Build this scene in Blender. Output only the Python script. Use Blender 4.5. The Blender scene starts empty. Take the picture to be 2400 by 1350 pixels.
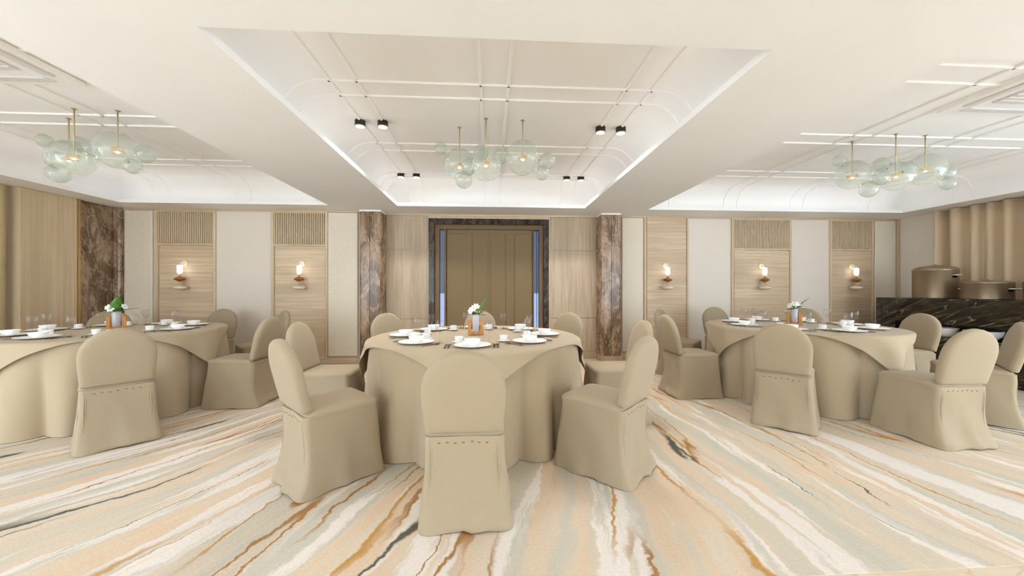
import bpy, math, random
from mathutils import Vector, Matrix
PI = math.pi
random.seed(7)
SC = bpy.context.scene
COL = SC.collection

# ------------------------------------------------------------------ camera
cam = bpy.data.cameras.new('camera')
cam.sensor_fit = 'HORIZONTAL'; cam.sensor_width = 36.0
cam.lens = 36.0 * 860.0 / 2400.0
cam.clip_start = 0.05; cam.clip_end = 200
camo = bpy.data.objects.new('camera', cam); COL.objects.link(camo)
camo.location = (0, 0, 1.2)
camo.rotation_euler = (PI / 2, 0, -math.atan(52.0 / 860.0))
SC.camera = camo

# ------------------------------------------------------------------ world, sun, exposure
W = bpy.data.worlds.new('world'); SC.world = W; W.use_nodes = True
bg = W.node_tree.nodes['Background']
bg.inputs[0].default_value = (0.80, 0.90, 1.0, 1); bg.inputs[1].default_value = 5.2   # bright overcast sky
SC.view_settings.view_transform = 'Standard'; SC.view_settings.look = 'None'
SC.view_settings.gamma = 1.0; SC.view_settings.use_curve_mapping = False
SC.view_settings.exposure = 0.64
SC.cycles.diffuse_bounces = 8
SC.cycles.max_bounces = 16
SC.cycles.transparent_max_bounces = 24
SC.cycles.sample_clamp_indirect = 6.0
SC.cycles.caustics_reflective = False
SC.cycles.caustics_refractive = False
sun = bpy.data.lights.new('sun', 'SUN'); sun.energy = 68.0; sun.angle = 0.02
suno = bpy.data.objects.new('sun', sun); COL.objects.link(suno)
suno.rotation_euler = (math.radians(-30), 0, 0)   # high, beyond the far wall

# room constants (metres)
ZC, ZT = 2.427, 2.83            # flat ceiling, coffer ceiling
XL, XR = -5.72, 7.27            # side walls
YBL, YBC, YBR = 5.97, 6.175, 6.11   # back wall, left of / between / right of the pillars
YF = -3.8                       # wall behind the camera
COFFERS = [(-1.375, 1.455, 1.81, 5.56), (-5.28, -2.39, 1.81, 5.58), (2.47, 6.72, 1.81, 5.60)]
REAR = [(-1.375, 1.455, -3.1, 0.55), (-5.28, -2.39, -3.1, 0.55), (2.47, 6.72, -3.1, 0.55)]
CO = 0.25                       # cove set-back behind the lip
WARM = (1.0, 0.965, 0.92)
COVE_W = 0.30                   # watts per metre of cove light
DOWN_W = 32.0

def area(name, loc, sx, sy, watts, up=True, color=WARM):
    l = bpy.data.lights.new(name, 'AREA'); l.shape = 'RECTANGLE'; l.size = sx; l.size_y = sy
    l.energy = watts; l.color = color
    o = bpy.data.objects.new(name, l); COL.objects.link(o); o.location = loc
    o.rotation_euler = (PI, 0, 0) if up else (0, 0, 0)
    return o
for (x0, x1, y0, y1) in COFFERS + REAR:
    z = ZC + 0.062; k = 0.17; tl = math.radians(58)       # strips lean in over the lip and graze the coffer
    for (cx, cy, sx, sy, rot) in (((x0 + x1) / 2, y0 - k, x1 - x0, .04, (PI - tl, 0, 0)), ((x0 + x1) / 2, y1 + k, x1 - x0, .04, (PI + tl, 0, 0)),
                                  (x0 - k, (y0 + y1) / 2, .04, y1 - y0, (0, PI + tl, 0)), (x1 + k, (y0 + y1) / 2, .04, y1 - y0, (0, PI - tl, 0))):
        o = area('cove_light', (cx, cy, z), sx, sy, COVE_W * max(sx, sy))
        o.rotation_euler = rot; o.data.spread = math.radians(120)

# ------------------------------------------------------------------ helpers
def lin(r, g, b):
    f = lambda c: (c / 255 / 12.92) if c / 255 <= 0.04045 else ((c / 255 + 0.055) / 1.055) ** 2.4
    return (f(r), f(g), f(b), 1)

class MB:
    def __init__(s): s.v = []; s.f = []
    def quad(s, *p):
        n = len(s.v); s.v += [tuple(q) for q in p]; s.f.append(tuple(range(n, n + len(p))))
        return s
    def box(s, x0, x1, y0, y1, z0, z1):
        n = len(s.v)
        s.v += [(x0, y0, z0), (x1, y0, z0), (x1, y1, z0), (x0, y1, z0), (x0, y0, z1), (x1, y0, z1), (x1, y1, z1), (x0, y1, z1)]
        s.f += [tuple(n + i for i in q) for q in ((0, 3, 2, 1), (4, 5, 6, 7), (0, 1, 5, 4), (1, 2, 6, 5), (2, 3, 7, 6), (3, 0, 4, 7))]
        return s
    def rings(s, rings, cap0=True, cap1=True, closed=True):
        n0 = len(s.v); m = len(rings[0])
        for r in rings: s.v += [tuple(p) for p in r]
        for i in range(len(rings) - 1):
            for j in range(m if closed else m - 1):
                a = n0 + i * m + j; b = n0 + i * m + (j + 1) % m
                s.f.append((a, b, b + m, a + m))
        if cap0: s.f.append(tuple(n0 + j for j in reversed(range(m))))
        if cap1: s.f.append(tuple(n0 + (len(rings) - 1) * m + j for j in range(m)))
        return s
    def lathe(s, prof, n=24, c=(0, 0, 0), cap0=True, cap1=True):
        return s.rings([[(c[0] + r * math.cos(2 * PI * j / n), c[1] + r * math.sin(2 * PI * j / n), c[2] + z) for j in range(n)] for r, z in prof], cap0, cap1)
    def tube(s, pts, r, n=8):
        pts = [Vector(p) for p in pts]; rs = []
        for i, p in enumerate(pts):
            t = (pts[min(i + 1, len(pts) - 1)] - pts[max(i - 1, 0)]).normalized()
            a = t.cross(Vector((0, 0, 1)))
            if a.length < 1e-4: a = Vector((1, 0, 0))
            a.normalize(); b = t.cross(a)
            rr = r[i] if isinstance(r, (list, tuple)) else r
            rs.append([p + rr * (math.cos(2 * PI * j / n) * a + math.sin(2 * PI * j / n) * b) for j in range(n)])
        return s.rings(rs)
    def sphere(s, c, r, n=20, m=12, sz=1.0):
        return s.lathe([(max(1e-4, r * math.sin(PI * i / m)), -r * sz * math.cos(PI * i / m)) for i in range(m + 1)], n, c)
    def mesh(s, name, m, smooth=False):
        me = bpy.data.meshes.new(name); me.from_pydata(s.v, [], s.f); me.update()
        if m: me.materials.append(m)
        if smooth: me.polygons.foreach_set('use_smooth', [True] * len(me.polygons))
        return me
    def build(s, name, m, parent=None, smooth=False, bevel=0, sharp=None):
        o = bpy.data.objects.new(name, s.mesh(name, m, smooth)); COL.objects.link(o)
        if parent: o.parent = parent
        if bevel:
            b = o.modifiers.new('bevel', 'BEVEL'); b.width = bevel; b.segments = 2; b.limit_method = 'ANGLE'
        if smooth and sharp:
            o.data.set_sharp_from_angle(angle=math.radians(sharp))
        return o

def tag(o, label=None, cat=None, group=None, kind=None):
    if label: o['label'] = label
    if cat: o['category'] = cat
    if group: o['group'] = group
    if kind: o['kind'] = kind
    return o
def empty(name, loc=(0, 0, 0), rz=0):
    o = bpy.data.objects.new(name, None); COL.objects.link(o)
    o.location = loc; o.rotation_euler = (0, 0, rz); o.empty_display_size = 0.1
    return o
def struct(o): o['kind'] = 'structure'; return o
def copy_tree(o, parent=None):
    c = o.copy(); COL.objects.link(c); c.parent = parent
    for ch in list(o.children): copy_tree(ch, c)
    return c
def clone(o, loc, rz, label=None, group=None):
    c = copy_tree(o); c.location = loc; c.rotation_euler = (0, 0, rz)
    if label: c['label'] = label
    if group: c['group'] = group
    return c

# ------------------------------------------------------------------ materials
class NT:
    def __init__(s, name):
        s.m = bpy.data.materials.new(name); s.m.use_nodes = True; s.t = s.m.node_tree
        s.b = s.t.nodes['Principled BSDF']; s.out = s.t.nodes['Material Output']
    def n(s, kind, **kw):
        nd = s.t.nodes.new(kind)
        for k, v in kw.items():
            if k.startswith('i_'): nd.inputs[int(k[2:])].default_value = v
            else: setattr(nd, k, v)
        return nd
    def l(s, a, b): s.t.links.new(a, b)
    def coords(s, scale=(1, 1, 1), rot=(0, 0, 0)):
        tc = s.n('ShaderNodeTexCoord'); mp = s.n('ShaderNodeMapping')
        mp.inputs['Scale'].default_value = scale; mp.inputs['Rotation'].default_value = rot
        s.l(tc.outputs['Object'], mp.inputs['Vector']); return mp.outputs[0]
    def streaks(s, scale, rot):          # turn first, then stretch
        mp = s.n('ShaderNodeMapping'); mp.inputs['Scale'].default_value = scale
        s.l(s.coords((1, 1, 1), rot), mp.inputs['Vector']); return mp.outputs[0]
    def noise(s, vec, scale=5, detail=3, rough=.5, dist=0):
        nd = s.n('ShaderNodeTexNoise'); nd.inputs['Scale'].default_value = scale; nd.inputs['Detail'].default_value = detail
        nd.inputs['Roughness'].default_value = rough; nd.inputs['Distortion'].default_value = dist
        if vec is not None: s.l(vec, nd.inputs['Vector'])
        return nd.outputs[0]
    def ramp(s, fac, stops, interp='LINEAR'):
        r = s.n('ShaderNodeValToRGB'); cr = r.color_ramp; cr.interpolation = interp
        while len(cr.elements) < len(stops): cr.elements.new(0.5)
        for e, (p, c) in zip(cr.elements, stops): e.position = p; e.color = c if len(c) == 4 else (*c, 1)
        s.l(fac, r.inputs[0]); return r.outputs[0]
    def mix(s, fac, a, b, mode='MIX'):
        m = s.n('ShaderNodeMix', data_type='RGBA', blend_type=mode)
        for inp, v in ((m.inputs[0], fac), (m.inputs[6], a), (m.inputs[7], b)):
            if isinstance(v, (int, float)): inp.default_value = v
            elif isinstance(v, tuple): inp.default_value = v
            else: s.l(v, inp)
        return m.outputs[2]
    def math(s, op, a, b=None):
        m = s.n('ShaderNodeMath', operation=op)
        for inp, v in zip(m.inputs, (a, b)):
            if v is None: continue
            if isinstance(v, (int, float)): inp.default_value = v
            else: s.l(v, inp)
        return m.outputs[0]
    def bump(s, h, strength=.2, dist=.01):
        b = s.n('ShaderNodeBump'); b.inputs['Strength'].default_value = strength; b.inputs['Distance'].default_value = dist
        s.l(h, b.inputs['Height']); s.l(b.outputs[0], s.b.inputs['Normal'])
    def col(s, c):
        if isinstance(c, tuple): s.b.inputs['Base Color'].default_value = c
        else: s.l(c, s.b.inputs['Base Color'])
    def set(s, rough=.5, metal=0, spec=None):
        s.b.inputs['Roughness'].default_value = rough; s.b.inputs['Metallic'].default_value = metal
        if spec is not None: s.b.inputs['Specular IOR Level'].default_value = spec
        return s.m

def plain(name, c, rough=.6, metal=0, var=.04, scale=8, spec=None, bump=0):
    t = NT(name); n = t.noise(t.coords(), scale, 3)
    d = tuple(x * (1 - var) for x in c[:3]) + (1,)
    u = tuple(min(1, x * (1 + var)) for x in c[:3]) + (1,)
    t.col(t.ramp(n, [(.3, d), (.7, u)]))
    if bump: t.bump(t.noise(t.coords(), scale * 20, 2), bump, .002)
    return t.set(rough, metal, spec)

def wood(name, c0, c1, axis='Z', freq=34, along=1.3):
    t = NT(name); sc = [freq] * 3; sc['XYZ'.index(axis)] = along
    v = t.coords(tuple(sc))
    n1 = t.noise(v, 1.0, 5, .6, .35)
    sc2 = [3.2] * 3; sc2['XYZ'.index(axis)] = .35
    n2 = t.noise(t.coords(tuple(sc2)), 1.0, 2, .5, .6)
    a = t.ramp(n1, [(.32, c0), (.52, tuple((p + q) / 2 for p, q in zip(c0, c1))), (.68, c1)])
    dk = tuple(x * .86 for x in c0[:3]) + (1,)
    m = t.mix(t.ramp(n2, [(.42, (0, 0, 0)), (.75, (.7, .7, .7))]), a, dk)
    t.col(m); t.bump(n1, .12, .002)
    return t.set(.55, 0, .3)

M = {}
M['ceiling'] = plain('ceiling_paint', (.89, .88, .87, 1), .8, var=.01, scale=2, spec=.1)
M['white_wall'] = plain('white_wall_paint', (.735, .665, .585, 1), .75, var=.012, scale=2, spec=.15)
M['paper'] = plain('textured_wallpaper', (.73, .655, .535, 1), .85, var=.04, scale=40, spec=.1, bump=.5)
M['oak_v'] = wood('pale_oak_vertical', lin(166, 147, 123), lin(200, 182, 158), 'Z')
M['oak_h'] = wood('pale_oak_horizontal', lin(190, 167, 138), lin(221, 200, 172), 'X')
M['oak_dark'] = wood('dark_backing_oak', lin(66, 54, 42), lin(84, 70, 55), 'Z')  # slat backing darkened so the gaps between slats stand out
M['oak_light'] = wood('light_oak', lin(196, 174, 142), lin(216, 197, 168), 'Z', 26, .8)
M['brass'] = plain('brushed_brass', lin(214, 178, 120), .35, .9, .05)
M['gold_soft'] = plain('soft_gold', lin(196, 180, 140), .45, .5, .05)
def marble(name, dark, mid, light, vein, scale=2.2, rot=(.3, .2, .4), stretch=(1, 1, .45), rough=.22, vw=.02):
    t = NT(name); v = t.coords(stretch, rot)
    n = t.noise(v, scale, 8, .62, 1.6)
    base = t.ramp(n, [(.3, dark), (.48, mid), (.6, light), (.74, mid)])
    n2 = t.noise(v, scale * 1.4, 6, .6, 2.2)
    vm = t.math('ABSOLUTE', t.math('SUBTRACT', n2, .52))
    vk = t.ramp(vm, [(0, (.55, .55, .55)), (vw, (0, 0, 0))])
    t.col(t.mix(vk, base, vein)); return t.set(rough, 0, .4)
M['marble_brown'] = marble('brown_marble', lin(70, 50, 34), lin(122, 98, 76), lin(164, 138, 114), lin(208, 188, 164), scale=3.0, stretch=(1, 1, .5), vw=.028)
M['marble_dark'] = marble('dark_door_marble', lin(20, 14, 10), lin(38, 28, 22), lin(74, 60, 48), lin(128, 110, 92), 4.5, vw=.02)
M['door'] = plain('taupe_door_lacquer', lin(124, 106, 79), .65, 0, .02, 2, .12)
M['door_frame'] = plain('taupe_casing', lin(116, 96, 73), .65, 0, .03, 3, .12)
M['stone'] = marble('beige_floor_stone', lin(196, 178, 154), lin(212, 196, 172), lin(220, 206, 184), lin(180, 160, 136), 1.2, stretch=(.3, 2, 1), rough=.3)

def counter_marble():
    t = NT('black_green_marble'); v = t.streaks((1, .8, 3.4), (math.radians(24), 0, 0))
    n = t.noise(v, 3.4, 8, .66, .5)
    base = t.ramp(n, [(.36, lin(22, 18, 12)), (.5, lin(48, 40, 28)), (.58, lin(66, 58, 44)), (.66, lin(104, 104, 88))])
    n2 = t.noise(t.streaks((1, .4, 3.0), (math.radians(27), 0, 0)), 2.2, 3, .5, .3)
    vk = t.ramp(t.math('ABSOLUTE', t.math('SUBTRACT', n2, .5)), [(0, (.7, .7, .7)), (.008, (0, 0, 0))])
    t.col(t.mix(vk, base, lin(168, 158, 130))); return t.set(.22, 0, .35)
M['counter'] = counter_marble()

def fabric(name, c, var=.05, rough=.9):
    t = NT(name); v = t.coords()
    n = t.noise(v, 260, 2); n2 = t.noise(v, 3, 3)
    a = t.ramp(n, [(.25, tuple(x * (1 - var) for x in c[:3]) + (1,)), (.75, tuple(min(1, x * (1 + var)) for x in c[:3]) + (1,))])
    t.col(t.mix(t.math('MULTIPLY', n2, .12), a, tuple(x * .88 for x in c[:3]) + (1,)))
    t.bump(n, .15, .001)
    t.b.inputs['Sheen Weight'].default_value = .15
    return t.set(rough, 0, .1)
M['chair'] = fabric('beige_chair_cover', lin(165, 150, 126))
M['cloth'] = fabric('beige_table_linen', lin(179, 163, 137), .03)
M['thread'] = fabric('dark_stitch_thread', lin(132, 112, 82))  # stitch tufts, darker than the chair cover
M['china'] = plain('white_china', (.93, .92, .91, 1), .45, 0, .01, 3, .15)
M['steel'] = plain('dark_flatware_steel', lin(120, 104, 84), .25, .9, .04)
M['pot'] = plain('satin_bronze_steel', lin(150, 130, 106), .38, .6, .03, 5)
M['chrome'] = plain('bright_steel', (.82, .80, .78, 1), .35, .35, .02)
M['black'] = plain('black_lamp_metal', lin(40, 34, 24), .45, .4, .05)
M['holder'] = wood('amber_wood_holder', lin(178, 118, 58), lin(208, 150, 84), 'Z', 40, 4)
M['leaf'] = plain('leaf_green', lin(84, 128, 46), .5, 0, .3, 30)
M['petal'] = plain('white_petal', (.88, .87, .85, 1), .6, 0, .03, 20)
M['stem'] = plain('stem_green', lin(96, 130, 66), .6, 0, .1, 20)
M['brown_bead'] = wood('walnut_bead', lin(126, 78, 34), lin(168, 108, 52), 'X', 60, 8)
M['cream_bead'] = plain('cream_ceramic', lin(226, 212, 184), .35, 0, .02, 10)
M['ac'] = plain('white_ac_plastic', (.86, .84, .82, 1), .5, 0, .01, 5)
M['ac_grey'] = plain('grey_ac_grille', (.66, .645, .64, 1), .6, 0, .02, 5)
M['terrace'] = plain('pale_terrace_paving', (.62, .68, .78, 1), .8, 0, .05, 3)
M['curtain'] = fabric('taupe_drape', lin(204, 182, 152), .04)

def see_through(name, tint, amount, diffuse, rough=.05, gloss=.08):
    t = NT(name)
    tr = t.n('ShaderNodeBsdfTransparent'); tr.inputs[0].default_value = tint
    n = t.noise(t.coords(), 6, 2)
    c = t.ramp(n, [(.2, tuple(x * .95 for x in diffuse[:3]) + (1,)), (.8, diffuse)])
    df = t.n('ShaderNodeBsdfTranslucent'); t.l(c, df.inputs[0])
    d2 = t.n('ShaderNodeBsdfDiffuse'); t.l(c, d2.inputs[0])
    ad = t.n('ShaderNodeMixShader'); ad.inputs[0].default_value = .5; t.l(df.outputs[0], ad.inputs[1]); t.l(d2.outputs[0], ad.inputs[2])
    m1 = t.n('ShaderNodeMixShader'); m1.inputs[0].default_value = amount; t.l(tr.outputs[0], m1.inputs[1]); t.l(ad.outputs[0], m1.inputs[2])
    gl = t.n('ShaderNodeBsdfGlossy'); gl.inputs['Roughness'].default_value = rough
    fr = t.n('ShaderNodeLayerWeight'); fr.inputs[0].default_value = .25
    fm = t.math('MULTIPLY', fr.outputs[1], gloss * 4); fm = t.math('ADD', fm, gloss * .3)
    m2 = t.n('ShaderNodeMixShader'); t.l(fm, m2.inputs[0]); t.l(m1.outputs[0], m2.inputs[1]); t.l(gl.outputs[0], m2.inputs[2])
    t.l(m2.outputs[0], t.out.inputs[0]); return t.m
M['bubble'] = see_through('pale_green_glass', (.94, .965, .945, 1), .28, (.69, .725, .66, 1))
M['wine'] = see_through('clear_glass', (.96, .955, .945, 1), .03, (.6, .58, .55, 1), .05, .06)
M['tube'] = see_through('frosted_lilac_glass', (.95, .95, .98, 1), .75, (.93, .92, .97, 1))
M['pane'] = see_through('blue_tinted_pane', (.14, .15, .175, 1), .02, (.1, .12, .16, 1), .02, .02)
M['clear'] = see_through('window_glass', (.97, .98, .98, 1), .0, (.9, .9, .9, 1), .02, .02)

def glow(name, c, s):
    t = NT(name); n = t.noise(t.coords(), 3, 1)
    t.b.inputs['Emission Strength'].default_value = s
    t.l(t.ramp(n, [(0, c), (1, tuple(min(1, x * 1.02) for x in c[:3]) + (1,))]), t.b.inputs['Emission Color'])
    t.col(c); return t.set(.4)
M['lamp_warm'] = glow('warm_lamp_disc', (1, .95, .86, 1), 4)
M['lamp_white'] = glow('white_lamp_cylinder', (1, .97, .94, 1), 2.2)

def carpet_mat():
    t = NT('streaked_carpet'); tc = t.n('ShaderNodeTexCoord'); sp = t.n('ShaderNodeSeparateXYZ')
    t.l(tc.outputs['Object'], sp.inputs[0]); x, y = sp.outputs[0], sp.outputs[1]
    warp = t.noise(tc.outputs['Object'], .9, 2); fine = t.noise(tc.outputs['Object'], 11, 4, .6)
    e = t.math('POWER', math.e, t.math('MULTIPLY', y, .15))
    u = t.math('MULTIPLY', t.math('SUBTRACT', x, 1.667), e)
    u = t.math('ADD', u, t.math('MULTIPLY', t.math('SUBTRACT', warp, .5), .55))
    u = t.math('ADD', u, t.math('MULTIPLY', t.math('SUBTRACT', fine, .5), .11))
    def uv(fu, fv, off):
        c = t.n('ShaderNodeCombineXYZ'); t.l(t.math('ADD', t.math('MULTIPLY', u, fu), off), c.inputs[0]); t.l(t.math('MULTIPLY', y, fv), c.inputs[1]); c.inputs[2].default_value = off
        return c.outputs[0]
    A = t.noise(uv(3.8, .5, 1.3), 1, 3, .55)
    base = t.ramp(A, [(.34, lin(204, 201, 188)), (.44, lin(213, 204, 187)), (.5, lin(222, 206, 184)), (.58, lin(224, 200, 173)), (.68, lin(221, 210, 191))])
    B = t.noise(uv(5.2, .6, 7.7), 1, 4, .55)
    base = t.mix(t.ramp(B, [(.53, (0, 0, 0)), (.575, (.95, .95, .95))]), base, lin(236, 229, 222))
    G = t.noise(uv(6.2, .65, 12.4), 1, 3, .55)
    base = t.mix(t.ramp(G, [(.56, (0, 0, 0)), (.64, (.6, .6, .6))]), base, lin(198, 196, 186))
    def streak(fu, fv, off, w, mfu, mfv, moff, lo, hi):
        n = t.noise(uv(fu, fv, off), 1, 1, .4); k = t.math('ABSOLUTE', t.math('SUBTRACT', n, .5))
        s_ = t.ramp(k, [(w * .5, (1, 1, 1)), (w, (0, 0, 0))])
        m = t.noise(uv(mfu, mfv, moff), 1, 1, .4)
        return t.math('MULTIPLY', s_, t.ramp(m, [(lo, (0, 0, 0)), (hi, (1, 1, 1))]))
    base = t.mix(streak(2.2, .28, 21.1, .014, 1.6, .7, 33.3, .5, .58), base, lin(198, 152, 92))
    base = t.mix(streak(2.8, .32, 43.7, .012, 2.0, .8, 55.2, .54, .6), base, lin(176, 132, 84))
    base = t.mix(streak(2.2, .3, 61.9, .010, 1.8, .9, 72.8, .6, .64), base, lin(104, 100, 88))
    pile = t.noise(tc.outputs['Object'], 70, 2, .6)
    base = t.mix(.5, base, t.ramp(pile, [(.3, (.64, .64, .64)), (.7, (.82, .82, .82))]), 'MULTIPLY')
    t.col(base); t.bump(pile, .35, .004)
    return t.set(.95, 0, .05)
M['carpet'] = carpet_mat()

# ================================================================== SETTING
floor = struct(MB().box(XL - .1, XR + .1, YF, 6.3, -.12, -.003).build('floor', M['stone']))
carpet = MB().box(-5.5, 6.9, 1.455, 5.62, -.003, 0).build('carpet', M['carpet'])
tag(carpet, 'cream carpet with flowing ochre, peach and grey-green streaks covering the hall floor', 'carpet')
trm = tag(MB().box(-60, 60, 6.6, 90, -.3, -.12).build('ground', M['terrace']), kind='structure')

# ---- ceiling: flat panels around the coffers, coffer shells and ribs
def ceiling_cells(mb, rects, x0, x1, y0, y1):
    xs = sorted({x0, x1, *[r[0] for r in rects], *[r[1] for r in rects]})
    ys = sorted({y0, y1, *[r[2] for r in rects], *[r[3] for r in rects]})
    for i in range(len(xs) - 1):
        for j in range(len(ys) - 1):
            cx, cy = (xs[i] + xs[i + 1]) / 2, (ys[j] + ys[j + 1]) / 2
            if any(r[0] < cx < r[1] and r[2] < cy < r[3] for r in rects): continue
            mb.box(xs[i], xs[i + 1], ys[j], ys[j + 1], ZC, ZC + .045)
mb = MB(); ceiling_cells(mb, COFFERS + REAR, XL - .15, XR + .15, YF, 6.3)
ceiling = struct(mb.build('ceiling', M['ceiling']))
RAD = 0.30
def cove_profile():
    p = [(0, ZC + .04), (0, ZT - RAD)]
    for k in range(1, 17):
        a = PI / 2 * k / 16; p.append((RAD - RAD * math.cos(a), ZT - RAD + RAD * math.sin(a)))
    return p
PROF = cove_profile()
def coffer(r):
    x0, x1, y0, y1 = r[0] - CO, r[1] + CO, r[2] - CO, r[3] + CO
    mb = MB()
    def ring(o, z): return [(x0 + o, y0 + o, z), (x1 - o, y0 + o, z), (x1 - o, y1 - o, z), (x0 + o, y1 - o, z)]
    R_ = [ring(o, z) for o, z in PROF]
    for s in range(4):
        n = len(mb.v); t_ = (s + 1) % 4
        for q in R_: mb.v += [q[s], q[t_]]
        for k in range(len(R_) - 1): mb.f.append((n + 2 * k, n + 2 * k + 1, n + 2 * k + 3, n + 2 * k + 2))
    mb.quad(*R_[-1])
    o = mb.build('coffer', M['ceiling'], ceiling, smooth=True)
    return o
for r in COFFERS + REAR: coffer(r)
def rib(r, axis, pos):
    lo, hi = (r[2] - CO, r[3] + CO) if axis == 'Y' else (r[0] - CO, r[1] + CO)
    path = [(lo + o, z) for o, z in PROF] + [(hi - o, z) for o, z in reversed(PROF)]
    w, h = .011, .014; rs = []
    for i, p in enumerate(path):
        a = path[max(0, i - 1)]; b = path[min(len(path) - 1, i + 1)]
        tx, tz = b[0] - a[0], b[1] - a[1]; L = math.hypot(tx, tz) or 1
        nx, nz = tz / L, -tx / L           # inward (down / into room)
        q = (p[0] + nx * h, p[1] + nz * h)
        pr = [(pos - w, p), (pos + w, p), (pos + w * .75, q), (pos - w * .75, q)]
        rs.append([(c, s[0], s[1]) if axis == 'Y' else (s[0], c, s[1]) for c, s in pr])
    MB().rings(rs).build('ceiling_rib', M['ceiling'], ceiling)
for c in (-1.256, -1.045, -.075, .15, 1.12, 1.33): rib(COFFERS[0], 'Y', c)
for c in (2.95, 3.17, 4.19, 4.41, 5.24, 5.45): rib(COFFERS[0], 'X', c)
for c in (-5.02, -4.80, -3.85, -3.63, -2.67, -2.45): rib(COFFERS[1], 'Y', c)
for c in (2.48, 2.70, 3.68, 3.90, 4.89, 5.10): rib(COFFERS[1], 'X', c)
for c in (2.71, 2.93, 3.86, 4.08, 5.01, 5.23, 6.18, 6.40): rib(COFFERS[2], 'Y', c)
for c in (2.48, 2.70, 3.68, 3.91, 4.89, 5.13): rib(COFFERS[2], 'X', c)

# ---- back wall
wall_back = struct(MB().box(XL - .15, -2.0, YBL, 6.4, -.1, ZC + .02).build('wall_back', M['white_wall']))
struct(MB().box(-1.75, -1.013, YBC + .03, 6.4, -.1, ZC + .02).build('wall_back_centre', M['white_wall']))
wall_c = bpy.data.objects['wall_back_centre']
MB().box(.999, 1.86, YBC + .03, 6.4, -.1, ZC + .02).build('wall_block', M['white_wall'], wall_c)
MB().box(-1.02, 1.01, YBC + .03, 6.4, 2.30, ZC + .02).build('wall_block', M['white_wall'], wall_c)
wall_br = struct(MB().box(2.1, XR + .15, YBR, 6.4, -.1, ZC + .02).build('wall_back_right', M['white_wall']))
base_b = struct(MB().box(-5.6, -2.04, YBL - .03, YBL, 0, .10).build('baseboard_back', M['oak_h'], bevel=.004))
base_r = struct(MB().box(2.16, XR, YBR - .03, YBR, 0, .10).build('baseboard_back_right', M['oak_h'], bevel=.004))
trim1 = struct(MB().box(-5.6, -2.04, YBL - .02, YBL, 2.395, 2.425).build('trim_1', M['oak_h']))
trim2 = struct(MB().box(2.16, XR, YBR - .02, YBR, 2.395, 2.425).build('trim_2', M['oak_h']))

def sconce_panel(wall, x0, x1, yw, slats=True, s0=0, s1=0):
    th = .03
    MB().box(x0 + .05, x1 - .012, yw - .014, yw, .10, 1.855 if slats else 2.395).build('wood_panel', M['oak_h'], wall, bevel=.003)
    MB().box(x0, x0 + .036, yw - th, yw, .10, 2.395).build('panel_stile', M['oak_light'], wall, bevel=.003)
    MB().box(x1 - .008, x1 + .02, yw - th, yw, .10, 2.395).build('panel_stile', M['oak_light'], wall, bevel=.003)
    if slats:
        MB().box(x0 + .036, x1 - .008, yw - th, yw, 1.857, 1.885).build('panel_rail', M['oak_light'], wall, bevel=.003)
        MB().box(x0 + .036, x1 - .008, yw - th, yw, 2.372, 2.395).build('panel_rail', M['oak_light'], wall, bevel=.003)
        back = MB().box(x0 + .036, x1 - .008, yw - .006, yw, 1.885, 2.372).build('slat_grille', M['oak_dark'], wall)
        a, b = x0 + .05, x1 - .016
        n = max(2, round((b - a) / .0272)); me = None
        for k in range(n + 1):
            cx = a + (b - a) * k / n
            if me is None: me = MB().box(-.0075, .0075, -.024, 0, 0, .487).mesh('slat', M['oak_light'])
            o = bpy.data.objects.new('slat', me); COL.objects.link(o); o.parent = back; o.location = (cx, yw - .006, 1.885)
def paper_panel(wall, x0, x1, yw):
    MB().box(x0, x1, yw - .035, yw, .12, 2.39).build('textured_panel', M['paper'], wall, bevel=.012)
paper_panel(wall_back, -5.56, -5.16, YBL)
sconce_panel(wall_back, -5.12, -4.26, YBL)
sconce_panel(wall_back, -3.405, -2.57, YBL)
paper_panel(wall_back, -2.545, -2.085, YBL)
paper_panel(wall_br, 2.23, 2.60, YBR)
sconce_panel(wall_br, 2.62, 3.375, YBR, slats=False)
sconce_panel(wall_br, 4.165, 5.225, YBR)
sconce_panel(wall_br, 5.955, 6.75, YBR)
paper_panel(wall_br, 6.79, 7.18, YBR)
MB().box(7.20, 7.26, YBR - .03, YBR, .10, 2.395).build('panel_stile', M['oak_light'], wall_br, bevel=.003)

# centre oak panels with horizontal joints
for (x0, x1) in ((-1.71, -1.035), (1.03, 1.82)):
    for (z0, z1) in ((.0, .125), (.131, .685), (.692, 1.828), (1.838, 2.40)):
        MB().box(x0, x1, YBC, YBC + .03, z0, z1).build('oak_panel', M['oak_v'], wall_c, bevel=.003)
MB().box(-1.71, 1.82, YBC - .012, YBC + .03, 2.402, 2.427).build('panel_rail', M['oak_h'], wall_c)
MB().box(-1.03, 1.025, YBC - .004, YBC + .03, 2.357, 2.40).build('oak_fascia', M['oak_light'], wall_c)
for x0 in (-1.033, 1.0):
    MB().box(x0, x0 + .027, YBC - .004, YBC + .03, 0, 2.357).build('panel_stile', M['oak_light'], wall_c)

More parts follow.
